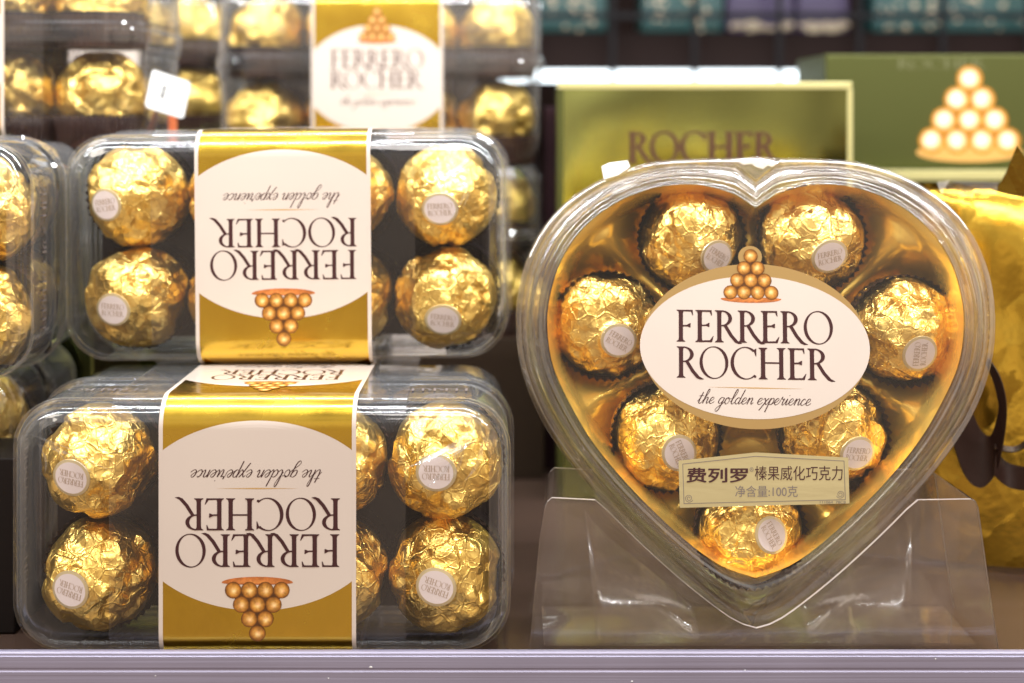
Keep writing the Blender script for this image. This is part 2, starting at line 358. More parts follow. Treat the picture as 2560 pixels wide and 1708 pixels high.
def pyramid(mb, mp, cx, base, d, rows, h0, plate=None, sy=.88, inks=((.92, .44, .09), (.56, .21, .025), (.14, .04, .006)), mid=(1.0, .66, .30), k_=.66):
    """printed picture of a pyramid of chocolates; each ball a disc shaded in three inks"""
    rr = random.Random(5)
    lv = 0
    if plate:
        pw, ph = plate
        n = 28
        P = [(cx, base)] + [(cx + pw / 2 * math.cos(2 * math.pi * i / n), base + ph * (math.sin(2 * math.pi * i / n) * (1.0 if math.sin(2 * math.pi * i / n) < 0 else .35))) for i in range(n)]
        mb.add([mp(x, y, h0) for x, y in P], [(0, 1 + i, 1 + (i + 1) % n) for i in range(n)], 0, [(.62, .22, .05)] + [(.30, .07, .015) if 3 < i < 11 else (.45, .13, .03) for i in range(n)])
    y = base + d * .45
    hgt = d * sy * (len(rows) - 1); w0 = d * (rows[0] - .6) / 2
    mb.add([mp(x, z, h0 + .008) for x, z in ((cx - w0, y), (cx + w0, y), (cx + .1 * d, y + hgt), (cx - .1 * d, y + hgt))], [(0, 1, 2, 3)], 0, [(.10, .035, .008)] * 4)
    for row in range(len(rows)):
        k = rows[row]
        for j in range(k):
            x = cx + (j - (k - 1) / 2) * d * .98; lv += 1
            h = h0 + .012 + lv * .006
            n = 16; r = d / 2; ox, oy = -r * .1, r * .12
            P = [(x + ox, y + oy)]; cc = [mid]
            for q, (rf, c) in enumerate(zip((.45, .8, 1.02), inks)):
                for i in range(n):
                    a = 2 * math.pi * i / n; v = rr.uniform(.8, 1.15)
                    P.append((x + ox * (1 - rf) + r * rf * math.cos(a), y + oy * (1 - rf) + r * rf * math.sin(a)))
                    cc.append(tuple(min(1, t * v * k_) for t in c))
            F = [(0, 1 + i, 1 + (i + 1) % n) for i in range(n)]
            for q in range(2): F += [(1 + q * n + i, 1 + (q + 1) * n + i, 1 + (q + 1) * n + (i + 1) % n, 1 + q * n + (i + 1) % n) for i in range(n)]
            mb.add([mp(px_, py_, h) for px_, py_ in P], F, 0, cc)
        y += d * sy
    return mb

# ------------------------------------------------------------------ foil wrapped chocolate
RB = 16.4
def ico(n):
    import bmesh
    bm = bmesh.new(); bmesh.ops.create_icosphere(bm, subdivisions=n, radius=1.0)
    V = np.array([v.co[:] for v in bm.verts]); F = [tuple(v.index for v in f.verts) for f in bm.faces]; bm.free(); return V, F
ICO_V, ICO_F = ico(7)
ICO_V2, ICO_F2 = ico(5)
def sph_pts(rng, n):
    p = rng.normal(size=(n, 3)); return p / np.linalg.norm(p, axis=1, keepdims=True)
def crumple(P, rng):
    # warp
    Wp = P.copy()
    for k, a in ((2.5, .07), (6.0, .03)):
        K = rng.normal(size=(3, 3)) * k; ph = rng.uniform(0, 6.28, 3); Wp = Wp + a * np.sin(P @ K + ph)
    Wp /= np.linalg.norm(Wp, axis=1, keepdims=True)
    h = np.zeros(len(P))
    def facets(n, rad, sgn):
        c = sph_pts(rng, n) * (1 + rng.uniform(-rad, rad, (n, 1)))
        c2 = (c ** 2).sum(1)
        d = (Wp @ c.T) * 2 - c2
        b = d.max(1)
        return sgn * (b - b.mean())
    h += 0.40 * facets(26, .10, 1)
    h += 0.55 * facets(70, .06, -1)
    h += 0.60 * facets(120, .05, 1)
    h += 0.45 * facets(330, .025, -1)
    # long folds: bands of creases running away from the sticker
    ang = np.arctan2(P[:, 1], P[:, 0]); lat = np.arccos(np.clip(P[:, 2], -1, 1))
    n = rng.integers(9, 14); f = np.abs(((ang * n / 6.283 + .8 * np.sin(3 * lat + rng.uniform(0, 6)) + .3 * np.sin(7 * lat)) % 1) - .5) * 2
    h += 0.030 * (f ** 3 - .25) * np.clip((lat - .5) * 1.2, 0, 1)
    return h
def foil_mesh(seed, V, F):
    rng = np.random.default_rng(seed)
    P = V.copy()
    h = crumple(P, rng)
    low = .018 * np.sin(P @ (rng.normal(size=3) * 2) + 1) + .018 * np.sin(P @ (rng.normal(size=3) * 3))
    r = 1 + np.clip(h * 1.15, -.07, .045) + low
    Q = P * r[:, None]
    # flattened where the sticker sits
    z = P[:, 2]; t = np.clip((z - .90) / .05, 0, 1); t = t * t * (3 - 2 * t)
    zt = .972
    Q[:, 2] = Q[:, 2] * (1 - t) + (zt - .02 * (1 - z) / .1) * t
    Q *= RB
    me = bpy.data.meshes.new("foil_wrapper")
    me.from_pydata((Q * MM).tolist(), [], F); me.materials.append(M_FOIL)
    me.polygons.foreach_set("use_smooth", [True] * len(F)); me.update(); return me
FOILS = [foil_mesh(10 + i, ico(6)[0] if i < 0 else ICO6[0], ICO6[1]) for i in range(0)] if False else []
ICO6 = ico(6)
for i in range(9): FOILS.append(foil_mesh(10 + i * 7, *ICO6))
FAR_FOILS = [foil_mesh(200 + i, ICO_V2, ICO_F2) for i in range(4)]
def sticker_meshes():
    n = 40; mb = MB(); zc = .984 * RB
    def ring(rx, ry, z): return [(rx * math.cos(2 * math.pi * i / n), ry * math.sin(2 * math.pi * i / n), z) for i in range(n)]
    a, b, c, d_ = ring(5.1, 4.65, zc + .12), ring(5.95, 5.4, zc - .05), ring(6.05, 5.5, zc - .35), ring(5.1, 4.65, zc + .12)
    mb.add([(0, 0, zc + .2)] + d_, [(0, 1 + i, 1 + (i + 1) % n) for i in range(n)], 0)
    mb.strip(b, a, 1, True); mb.strip(c, b, 1, True)
    me = mb.mesh("sticker", [M_STK, M_STKRING], True)
    t = MB(); mp = lambda x, y, h: (x, y, zc + .2 + h - .0035 * (x * x + y * y))
    put(t, wordmark("FERRERO", 8.1, 1.75, 0, .25), mp, .03, .006)
    put(t, wordmark("ROCHER", 7.9, 1.75, 0, -2.05), mp, .03, .006)
    return me, t.mesh("lettering", M_STKTXT)
STK, STKT = sticker_meshes()
def cup_mesh():
    n = 44; mb = MB(); A, B, C_ = [], [], []
    for i in range(2 * n):
        a = math.pi * i / n; o = i % 2
        A.append(((16.0 + .5 * o) * math.cos(a), (16.0 + .5 * o) * math.sin(a), -15))
        B.append(((17.35 + .9 * o) * math.cos(a), (17.35 + .9 * o) * math.sin(a), -3.4 + 1.0 * o))
    mb.strip(A, B, 0, True); mb.add([(0, 0, -15)] + A, [(0, 1 + (i + 1) % (2 * n), 1 + i) for i in range(2 * n)], 0)
    return mb.mesh("paper_cup", M_CUP)
CUP = cup_mesh()
def basis(zv, ang):
    s = Vector(zv).normalized()
    up = Vector((-math.sin(ang), 0, math.cos(ang)))
    if abs(s.z) > .8: up = Vector((-math.sin(ang), math.cos(ang), 0))
    y = (up - s * up.dot(s)).normalized(); x = y.cross(s)
    return Matrix((x, y, s)).transposed()
NCH = [0]
def chocolate(c, label, off=(0, 0), ang=0, face='front', far=False, group="foil wrapped chocolates", scale=1.0, stick=True, lean=None, cup=True):
    i = NCH[0]; NCH[0] += 1
    t = empty("foil_chocolate", label, "chocolate", c, group=group)
    if face == 'front':
        ox, oz = off; zv = (ox, -math.sqrt(max(.05, 1 - ox * ox - oz * oz)), oz); cz = (0, -1, 0)
    else: zv = (.15 * math.sin(i), .1 * math.cos(i * 2), 1); cz = (0, 0, 1); ang = i * 1.3
    m = basis(zv, ang).to_4x4() @ Matrix.Scale(scale, 4)
    def child(name, me, mm):
        o = link(bpy.data.objects.new(name, me), t); o.matrix_local = mm; return o
    child("foil_wrapper", (FAR_FOILS[i % 4] if far else FOILS[i % 9]), m)
    if stick:
        s = child("sticker", STK, m)
        if not far: link(bpy.data.objects.new("lettering", STKT), s)
    if cup: child("paper_cup", CUP, basis(cz, i * .7).to_4x4() @ Matrix.Scale(.965 if scale < 1 else 1, 4) @ Matrix.Translation((0, 0, .0085 if scale < 1 else (-.005 if face == "up" else 0))))
    return t

# ------------------------------------------------------------------ box of chocolates: local lid faces -Y, centre at the origin
BH = 38.0; BR = 9.0
FACES = [((0, -1, 0), (0, 0, -1)), ((0, 0, -1), (0, 1, 0)), ((0, 1, 0), (0, 0, 1)), ((0, 0, 1), (0, -1, 0))]
def band_pt(face, u, v, h=0.0, H=BH + .25, r=BR):
    n, t = FACES[face]; fl = H - r
    if abs(v) <= fl: a, b = H + h, v
    else:
        g = (abs(v) - fl) / r; s = 1 if v > 0 else -1
        a = fl + (r + h) * math.cos(g); b = s * (fl + (r + h) * math.sin(g))
    return (-u, n[1] * a + t[1] * b, n[2] * a + t[2] * b)
def band_ring(u, h):
    out = []; fl = BH + .25 - BR
    for f in range(4):
        for i in range(9): out.append(band_pt(f, u, -fl + 2 * fl * i / 8, h))
        for i in range(1, 10): out.append(band_pt(f, u, fl + BR * math.pi / 2 * i / 10, h))
    return out
def rrect(hw, hh, r, y, n=9):
    out = []
    for cx, cz, a0 in ((hw - r, hh - r, 0), (-hw + r, hh - r, 90), (-hw + r, -hh + r, 180), (hw - r, -hh + r, 270)):
        for i in range(n): a = R_(a0 + 90 * i / (n - 1)); out.append((cx + r * math.cos(a), y, cz + r * math.sin(a)))
    return out
def loft(rings, name, m, parent, cap0=True, cap1=True, rim=None, window=0):
    mb = MB(); n = len(rings[0]); V = [p for r in rings for p in r]; F = []
    for k in range(len(rings) - 1):
        for i in range(n): j = (i + 1) % n; F.append((k * n + i, k * n + j, (k + 1) * n + j, (k + 1) * n + i))
    if cap0: F.append(tuple(range(n)))
    if cap1: F.append(tuple((len(rings) - 1) * n + i for i in range(n))[::-1])
    mb.add(V, F)
    if rim:
        nw = window * n
        mb.m = [(0 if (i < nw or len(f) > 4) else 1) for i, f in enumerate(F)]
    o = mb.build(name, [m, rim] if rim else m, parent, True)
    # creases between rings stay crisp
    e_ = o.modifiers.new("edges", 'EDGE_SPLIT'); e_.split_angle = R_(38); return o
_cache = {}
def chocolate_box(center, label, group="clear boxes of gold foil chocolates", lid_up=False, yaw=0.0, roll=0.0, lean=0.0, band_shift=0.0, W2=72.0, detail=True, flip=True, scale=1.0):
    rot = Matrix.Rotation(yaw, 3, 'Z') @ Matrix.Rotation(lean, 3, 'X') @ Matrix.Rotation(roll, 3, 'Y')
    if lid_up: rot = rot @ Matrix.Rotation(math.pi, 3, 'Z') @ Matrix.Rotation(-math.pi / 2, 3, 'X')
    t = empty("chocolate_box", label, "chocolate box", center, rot, group)
    def part(key, fn, parent):
        k = (key, band_shift, W2)
        if k not in _cache:
            o = fn(parent); _cache[k] = o; return o
        src = _cache[k]; o = src.copy(); link(o); o.parent = parent; return o
    def shell(prof, name, m, cap0, cap1):
        return lambda p: loft([rrect(W2 - i, BH - i, 15 - i * .62, y) for i, y in prof], name, m, p, cap0, cap1, M_RIMP if name == "lid" else None, 1)
    lid = part('lid', shell([(9.5, -37.9), (6.8, -37.6), (6.0, -36.9), (5.2, -36.6), (4.2, -35.9), (3.3, -34.6), (2.9, -33.2), (2.3, -32.9), (1.7, -31.6), (1.3, -29), (1.2, -8), (.35, -7), (.25, -3), (.3, 0)], "lid", M_CLEARLID, True, False), t)
    base = part('base', shell([(.9, .3), (1.0, 3), (1.7, 3.6), (1.9, 28), (2.6, 32), (4, 35.4), (6, 37.2), (9.5, 37.9)], "base", M_CLEAR, False, True), t)
    # stiffening ribs moulded into the lid: thin raised beads round the opening
    def rib(p):
        mb = MB()
        for ins, y, rr in ((.1, -5.0, .55), (1.05, -31.0, .45)):
            base_ = rrect(W2 - ins, BH - ins - .35, 15 - ins * .6, y, 9); n = len(base_)
            rings = []
            for k in range(6):
                a = 2 * math.pi * k / 6; d_ = rr * math.cos(a)
                rings.append([(x * (1 + d_ / W2), yy + rr * math.sin(a), z * (1 + d_ / BH)) for x, yy, z in base_])
            for k in range(6): mb.strip(rings[k], rings[(k + 1) % 6], 0, True)
        return mb.build("rim_bead", M_CLEAR, p, True)
    part('bead', rib, t)
    if detail:
        def tray(p):
            mb = MB(); mb.box(-W2 + 4.5, W2 - 4.5, -2.6, -1.8, -BH + 4.5, BH - 4.5)
            for q in range(4):
                for zc_ in (-17.2, 17.2):
                    xc_ = (q - 1.5) * 34.4 + 1.2; n_ = 40
                    rg = lambda r_, y_: [(xc_ + r_ * math.cos(2 * math.pi * i / n_), y_, zc_ + r_ * math.sin(2 * math.pi * i / n_)) for i in range(n_)]
                    a_, b_, c_, d_ = rg(16.6, -2.7), rg(16.75, -11.5), rg(17.1, -11.8), rg(17.15, -2.7)
                    mb.strip(a_, b_, 0, True); mb.strip(b_, c_, 0, True); mb.strip(c_, d_, 0, True)
            return mb.build("tray", M_TRAY, p)
        part('tray', tray, t)
        def emb(kind, s_):
            def f(p):
                mb = MB()
                if kind: put(mb, wordmark("FERRERO ROCHER", 46, 3.4, 0, -2), lambda x, y, h: (s_ * (W2 - .9 + h), y - 20, s_ * x), .1, .01)
                else: put(mb, wordmark("FERRERO", 24, 3.4, 0, -2), lambda x, y, h: (-x + s_ * 48, -y - 20, BH - .9 + h), .1, .01)
                return mb.build("embossed_lettering", M_GREYP, p)
            return f
        for kind in (0, 1):
            for s_ in (-1, 1): part('emb%d%d' % (kind, s_), emb(kind, s_), t)
    # clear film wound round the box under the band
    def film(p):
        mb = MB(); mb.strip(band_ring(-42.5 + band_shift, -.12), band_ring(42.5 + band_shift, -.12), 0, True)
        mb.add(*[[q for q in band_ring(42.5 + band_shift, -.08)] + [q for q in band_ring(42.2 + band_shift, -.08)], [(i, (i + 1) % 72, 72 + (i + 1) % 72, 72 + i) for i in range(72)]], 1)
        return mb.build("clear_film", [M_FILM, M_CLEAR], p, True)
    part('film', film, t)
    def band(p):
        mb = MB(); mb.strip(band_ring(-27.2 + band_shift, 0.02), band_ring(27.2 + band_shift, 0.02), 0, True)
        o = mb.build("gold_band", M_BAND, p, True)
        for s_ in (-1, 1):
            b = MB(); b.strip(band_ring(s_ * 27.1 + band_shift, .05), band_ring(s_ * 28.3 + band_shift, .05), 0, True)
            b.strip(band_ring(s_ * 28.3 + band_shift, .05), band_ring(s_ * 28.3 + band_shift, -.12), 0, True)
            b.build("white_border", M_WHITE, o, True)
        for f in range(4):
            ks, kv = (1.0, 0.0) if f % 2 == 0 else (.85, -1.6)
            mp = lambda x, y, h, f=f: band_pt(f, x + band_shift, y - 3.6, h)
            if f % 2: mp = lambda x, y, h, f=f: band_pt(f, max(-27.15, min(27.15, x * .85)) + band_shift, y * .85 - 1.6, h)
            ov = MB(); pts, _ = disc(0, -1.0, 37.5, 27.2, 240, 27.15 if f % 2 == 0 else 32)
            n = len(pts)
            K_ = (.3, .6, .8, .86, .9, .93, .96, .98, 1.0)
            ov.add([mp(0, -1, .07)] + [mp(x * k, -1 + (y + 1) * k, .07) for k in K_ for x, y in pts], [(0, 1 + i, 1 + (i + 1) % n) for i in range(n)] + [(1 + q * n + i, 1 + (q + 1) * n + i, 1 + (q + 1) * n + (i + 1) % n, 1 + q * n + (i + 1) % n) for q in range(len(K_) - 1) for i in range(n)])
            ov.build("white_oval", M_WHITE, o)
            tx = MB()
            put(tx, wordmark("FERRERO", 47.0, 9.4, 0, 4.3), mp, .10)
            put(tx, wordmark("ROCHER", 47.4, 9.2, 0, -6.0), mp, .10)
            tx.build("wordmark", M_TXT, o)
            sl = MB(); put(sl, script("the golden experience", 37.5, 0, -14.2), mp, .10, .004); sl.build("slogan", M_TXT, o)
            rl = MB(); rl.add([mp(-12, -8.8, .09), mp(0, -9.0, .09), mp(12, -8.8, .09), mp(0, -8.6, .09)], [(0, 1, 2, 3)]); rl.build("rule_line", M_RULE, o)
            pc = MB(); pyramid(pc, mp, 0, 18.2, 4.7, (4, 3, 2, 1), .10, (20.5, 1.7)); pc.build("pyramid_picture", M_PIC, o, ink=True)
        return o
    k = ('band', band_shift, W2)
    if k not in _cache: _cache[k] = band(t)
    else:
        src = _cache[k]; o = src.copy(); link(o); o.parent = t
        for ch in src.children: c_ = ch.copy(); link(c_); c_.parent = o
    return t

# ------------------------------------------------------------------ setting: shelf, rail, wall behind
mb = MB(); mb.box(-420, 420, -5.5, 320, -14, -2.6); tag(mb.build("shelf_board", M_SHELF), kind='structure')
mb = MB()
prof = [(-6, -14), (-6, 2.2), (-6.6, 2.9), (-8.2, 2.9), (-8.6, 2.5), (-8.7, 1.9), (-9.0, 1.7), (-9.0, -1.4), (-8.8, -1.8), (-8.8, -2.2), (-9.1, -2.6), (-9.1, -9), (-9.0, -14)]
A = [(-420, y, z) for y, z in prof]; B = [(420, y, z) for y, z in prof]
mb.strip(A, B, 0, True)
rail = tag(mb.build("shelf_rail", M_RAIL), "ridged grey metal rail, lavender light painted in, along the front edge of the shelf", "shelf rail")
for k, (x_, z_, r_) in enumerate(((-40, -1.1, .35), (-52, -4.3, .22), (66, -2.0, .18), (-101, -3.6, .2), (120, 1.2, .2), (34, -5.2, .25))):
    rr_ = random.Random(k); mb = MB(); P_ = [(x_ + r_ * rr_.uniform(.6, 1.5) * math.cos(a), -9.12, z_ + r_ * rr_.uniform(.5, 1.1) * math.sin(a)) for a in [2 * math.pi * i / 9 for i in range(9)]]
    mb.add([(x_, -9.25, z_)] + P_, [(0, 1 + i, 1 + (i + 1) % 9) for i in range(9)]); mb.build("dust_speck", M_TAG, rail)
mb = MB(); mb.box(-700, 700, 760, 780, -200, 700); tag(mb.build("back_wall", M_DARKB), kind='structure')

# ------------------------------------------------------------------ the two front boxes and their chocolates
A_C = (-73.0, 34, 35.8); B_C = (-73.7, 46 + 38, 112.4)
boxA = chocolate_box(A_C, "lower front clear box of gold chocolates standing on the shelf with upside-down label", W2=73.2)
boxB = chocolate_box(B_C, "upper front clear box of gold chocolates stacked on another, its label upside down", roll=R_(-.5), W2=73.0)
def wrinkles(box, x, z, sx, seed, n=6):
    """torn crinkles of the clear film at a lid corner: narrow raised slivers"""
    r = random.Random(seed)
    for k in range(n):
        a = R_(r.uniform(200, 262)) if sx > 0 else R_(r.uniform(278, 340)); L_ = r.uniform(9, 24); w_ = r.uniform(.25, .7); bx, bz = x + r.uniform(-3, 3), z + r.uniform(-2.5, 2.5)
        A, B = [], []
        for i in range(9):
            u = i / 8; px_, pz_ = bx + math.cos(a) * L_ * u + 1.6 * math.sin(u * 3), bz + math.sin(a) * L_ * u; ww = w_ * math.sin(math.pi * min(1, u + .08)) ** .7
            A.append((px_ - math.sin(a) * ww, -38.35 - .5 * math.sin(math.pi * u), pz_ + math.cos(a) * ww)); B.append((px_ + math.sin(a) * ww, -38.1, pz_ - math.cos(a) * ww))
        mb = MB(); mb.strip(A, B); mb.build("film_wrinkle", M_RIMP, box, True)
rowz = (52.0, 18.0)
def fill(cx, cy0, z0, offs, where, far=False, cols=(0, 1, 2, 3), rows=(0, 1), gname=None, dx=34.4):
    nm = ("far left", "second from left", "third from left", "far right")
    for r in rows:
        for q in cols:
            x = cx + (q - 1.5) * dx; o = offs.get((r, q), ((random.random() - .5) * .4, (random.random() - .5) * .4, random.random() * 6))
            chocolate((x, cy0, z0 + rowz[r]), "gold chocolate, %s row, %s, in the %s" % (("upper", "lower")[r], nm[q], where), (o[0], o[1]), o[2], far=far, group=gname or ("chocolates in the " + where))
random.seed(3)
wrinkles(boxA, 62, 28, 1, 1, 8); wrinkles(boxA, -62, 26, -1, 2, 5); wrinkles(boxB, 60, 27, 1, 3, 7);
fill(-71.6, 14.5, 0, {(0, 0): (-.26, -.10, 3.0), (1, 0): (-.28, .0, 2.9), (0, 3): (-.12, .0, math.pi), (1, 3): (-.12, .06, 2.85)}, "lower front box")
fill(-73.6, 46 + 17.5, 76.4, {(0, 0): (-.40, -.14, .15), (1, 0): (-.24, -.13, -.05), (0, 3): (-.08, -.22, .04), (1, 3): (-.02, -.34, -.1)}, "upper front box")

# ------------------------------------------------------------------ boxes at the left edge
C_C = (-147.0 - 72, 20 + 38, 110.5); D_C = (-161 - 72, 52 + 38, 35.8)
chocolate_box(C_C, "clear chocolate box cut by the left picture edge, beside the upper front box")
chocolate_box(D_C, "clear chocolate box at the lower left edge, half hidden behind the lower front box")
fill(-147.0 - 72 + 0, 37.5, 73.5, {}, "box at the left edge", cols=(2, 3))
fill(-161 - 72, 69.5, 0, {}, "lower box at the left edge", cols=(3,))

mb = MB(); mb.box(-236, -151, 20, 48, -2.3, 51)
tag(bevel(mb.build("dark_block", mat("shade_black_brown", (.010, .007, .006), .6, spec=.1)), .6), "near-black block painted as shade at the lower left corner in front of the edge boxes", "carton")  # block added and coloured near-black to stand in for the shade here
# ------------------------------------------------------------------ boxes standing behind, lid up
E_C = (-58, 200 + 38, 135.5 + 38); F_C = (-135 - 72, 108 + 38, 144 + 38)
chocolate_box(E_C, "clear chocolate box standing upright behind the upper front box, label the right way up", lid_up=True)
chocolate_box(F_C, "clear chocolate box at the top left corner with a white price tag on its side", lid_up=True, band_shift=-7)
def fill_up(c, where, cols=(0, 1, 2, 3), far=True, lay=(0, 1), rows=(0,), grp=None):
    for l in lay:
        for r in rows:
            for q in cols:
                x = c[0] + (q - 1.5) * 34.2; z = c[2] + (18.5, -19.0)[l]; y = c[1] - 17.5 + r * 34.5
                chocolate((x, y, z), "gold chocolate, %s from left, %s layer of the %s" % (("first", "second", "third", "fourth")[q], ("top", "bottom")[l], where), face='up', far=far, stick=False, group="chocolates in the " + where)
fill_up(E_C, "upright-label box", rows=(0,))
fill_up(F_C, "top left corner box", cols=(1, 2, 3), far=False)
H_C = (-58, 203 + 38, 59 + 38)
chocolate_box(H_C, "clear chocolate box beneath the upright-label box, seen left of the heart", lid_up=True)
fill_up(H_C, "box below the upright-label box", cols=(3,))
I_C = (-215, 300 + 38, 145 + 38)
chocolate_box(I_C, "blurred clear chocolate box farthest back between the two upright boxes", lid_up=True)
fill_up(I_C, "farthest blurred box", cols=(0, 1, 2, 3), lay=(0, 1))
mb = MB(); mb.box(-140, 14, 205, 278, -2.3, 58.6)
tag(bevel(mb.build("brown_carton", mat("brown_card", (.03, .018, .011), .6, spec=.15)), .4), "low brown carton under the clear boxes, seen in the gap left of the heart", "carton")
mb = MB(); mb.box(-280, -136, 128, 200, 77.5, 143.6)
tag(bevel(mb.build("gold_carton", M_CARTON), 1), "gold carton beneath the clear box in the top left corner", "carton")
mb = MB(); mb.box(-200, -60, 300, 372, -2.3, 144.5)
tag(bevel(mb.build("gold_carton", M_CARTON), 1), "tall gold carton at the back under the farthest clear box", "carton")
mb = MB(); mb.box(-280, -160, 131, 200, -2.3, 77)
tag(bevel(mb.build("gold_carton", M_CARTON), 1), "bottom gold carton at the far left behind the edge boxes", "carton")
# price tag on the side wall of the top left box
tg = empty("price_tag", "white price tag hanging on the side of the top left box", "price tag", (-134.5, 110, 164.5))
mb = MB(); P = rrect(10.5, 8.0, 1.5, 0)
mb.add([(0, y_ + 10.5, z_) for y_, _, z_ in P] + [(.5, y_ + 10.5, z_) for y_, _, z_ in P], [tuple(range(36)), tuple(range(36, 72))[::-1]] + [(i, (i + 1) % 36, 36 + (i + 1) % 36, 36 + i) for i in range(36)])
mb = MB(); mb.add([(0, x_ + 12, z_) for x_, _, z_ in P] + [(.6, x_ + 12, z_) for x_, _, z_ in P], [tuple(range(36))[::-1], tuple(range(36, 72))] + [(i, (i + 1) % 36, 36 + (i + 1) % 36, 36 + i) for i in range(36)])
mb.build("card", M_TAG, tg)
tg.matrix_world = Matrix.Translation(Vector((-134.5, 110, 165.5)) * MM) @ Matrix.Rotation(R_(-38), 4, "Z") @ Matrix.Rotation(R_(-14), 4, "X") @ Matrix.Diagonal((1, .86, .9, 1))
mb = MB()
for a, b in (((8.0, 3.0), (9.5, -3)), ((9.6, 3), (7.4, -2.6)), ((7.2, .2), (10, .4))):
    mb.add([(.68, a[0], a[1]), (.68, a[0] + .7, a[1]), (.68, b[0] + .7, b[1]), (.68, b[0], b[1])], [(0, 1, 2, 3)])
mb.build("printed_mark", M_BLACK, tg)
mb = MB(); mb.box(-133.6, -132.8, 141, 152, 141.0, 156)
tag(mb.build("orange_card", M_ORANGE), "small orange-red card beneath the white price tag", "card")

# ------------------------------------------------------------------ heart box
HS = PXMM * CAM_D / (CAM_D + 4) / DS                   # display px per mm on the heart plane
HX = WD(1734, 0, 4)[0]; HTIP = 1430; HZ = WD(0, HTIP, 4)[2]
lean, yaw_h = R_(-8.0), R_(-6.0)
HROT = Matrix.Rotation(yaw_h, 3, 'Z') @ Matrix.Rotation(lean, 3, 'X')
HM = Matrix.Translation(Vector((HX, 4, HZ))) @ HROT.to_4x4(); HMI = HM.inverted()
EYE_L = HMI @ Vector((0, -CAM_D, EYE_Z))
def hp(dx, dy, y=0.0):
    """measured outline point -> heart-local (x, z) on the layer at local depth y"""
    q = HMI @ Vector(WD(1734 + dx, dy, 4)); d = q - EYE_L; t = (y - EYE_L.y) / d.y; r = EYE_L + d * t; return (r.x, r.z)
heart = empty("heart_box", "heart shaped clear box with gold tray and oval label standing in a clear stand", "heart box", (HX, 4, HZ), HROT)

def half(P, n=54, sharp=0):
    C_ = catmull(P, 12) if not sharp else P[:sharp] + catmull(P[sharp:], 12)
    L_ = [0]
    for i in range(1, len(C_)): L_.append(L_[-1] + math.dist(C_[i - 1], C_[i]))
    out = []
    for k in range(n + 1):
        s = L_[-1] * k / n; j = max(1, next((q for q, l in enumerate(L_) if l >= s - 1e-9), len(L_) - 1))
        t = (s - L_[j - 1]) / max(1e-9, L_[j] - L_[j - 1]); out.append(tuple(C_[j - 1][q] + (C_[j][q] - C_[j - 1][q]) * t for q in (0, 1)))
    return out
PA = half([(0, 366), (70, 365), (140, 366), (240, 374), (345, 408), (440, 470), (500, 545), (538, 640), (549, 745), (536, 850), (490, 965), (410, 1080), (310, 1190), (192, 1302), (92, 1384), (42, 1417), (14, 1427), (0, 1428)])
PC = half([(0, 414), (24, 394), (52, 374), (140, 374), (238, 383), (340, 416), (432, 477), (490, 550), (527, 642), (538, 745), (525, 848), (480, 960), (401, 1074), (302, 1183), (184, 1291), (86, 1374), (38, 1405), (12, 1414), (0, 1415)], sharp=2)
PB = half([(0, 480), (40, 452), (80, 437), (140, 425), (220, 430), (310, 462), (390, 520), (445, 600), (472, 690), (476, 760), (463, 840), (425, 925), (368, 1020), (275, 1130), (165, 1235), (80, 1296), (0, 1324)], sharp=1)
def hring(P, y): 
    Q = [hp(p[0], p[1], y) for p in P]; Q2 = [hp(-p[0], p[1], y) for p in P[-2:0:-1]]
    return [(x, y, z) for x, z in Q] + [(x, y, z) for x, z in Q2]
def lerp(P, Q, t): return [tuple(a[k] + (b[k] - a[k]) * t for k in (0, 1)) for a, b in zip(P, Q)]
def hloft(rings, name, m, cap0, cap1, sp=70, window=0):
    o = loft(rings, name, m, heart, cap0, cap1, M_RIMH, window); o.modifiers[0].split_angle = R_(sp); return o
LP = [(1.0, 0), (.97, .05), (.93, .15)]
for q in range(37):
    u = q / 36; t_ = .90 - .86 * u
    LP.append((t_, .5 + 13.3 * (u ** 1.5) + .9 * math.sin(u * 2 * math.pi * 2.3)))
lid = hloft([hring(lerp(PC, PB, t), y) for t, y in LP] + [hring(PC, 14.2)], "lid", M_CLEARLID, True, False, 70, 2)
fl = hloft([hring(PC, 14.2), hring(PA, 14.4), hring(lerp(PA, PC, -.12), 15.2), hring(PA, 16), hring(PC, 16.4)], "flange", M_CLEAR, False, False)
bs = hloft([hring(lerp(PC, PB, t), y) for t, y in ((0, 16.5), (.15, 17.5), (.3, 24), (.42, 30), (.6, 33.5), (.8, 34.5))], "base", M_CLEAR, False, True, 30)
balls = [(-151+0, 548, -151, (.42, -.28), R_(-32)), (121, 546, 0, (.22, -.28), R_(12)), (-345, 742, 0, (.20, -.20), R_(-30)), (334, 755, 0, (.10, -.33), R_(90)),
         (-208, 995, 0, (.17, -.16), R_(-66)), (172, 992, 0, (.30, -.20), R_(-8)), (-17, 1212, 0, (.30, .13), R_(-62))]
BC = [hp(b[0], b[1], 18.5) for b in balls]
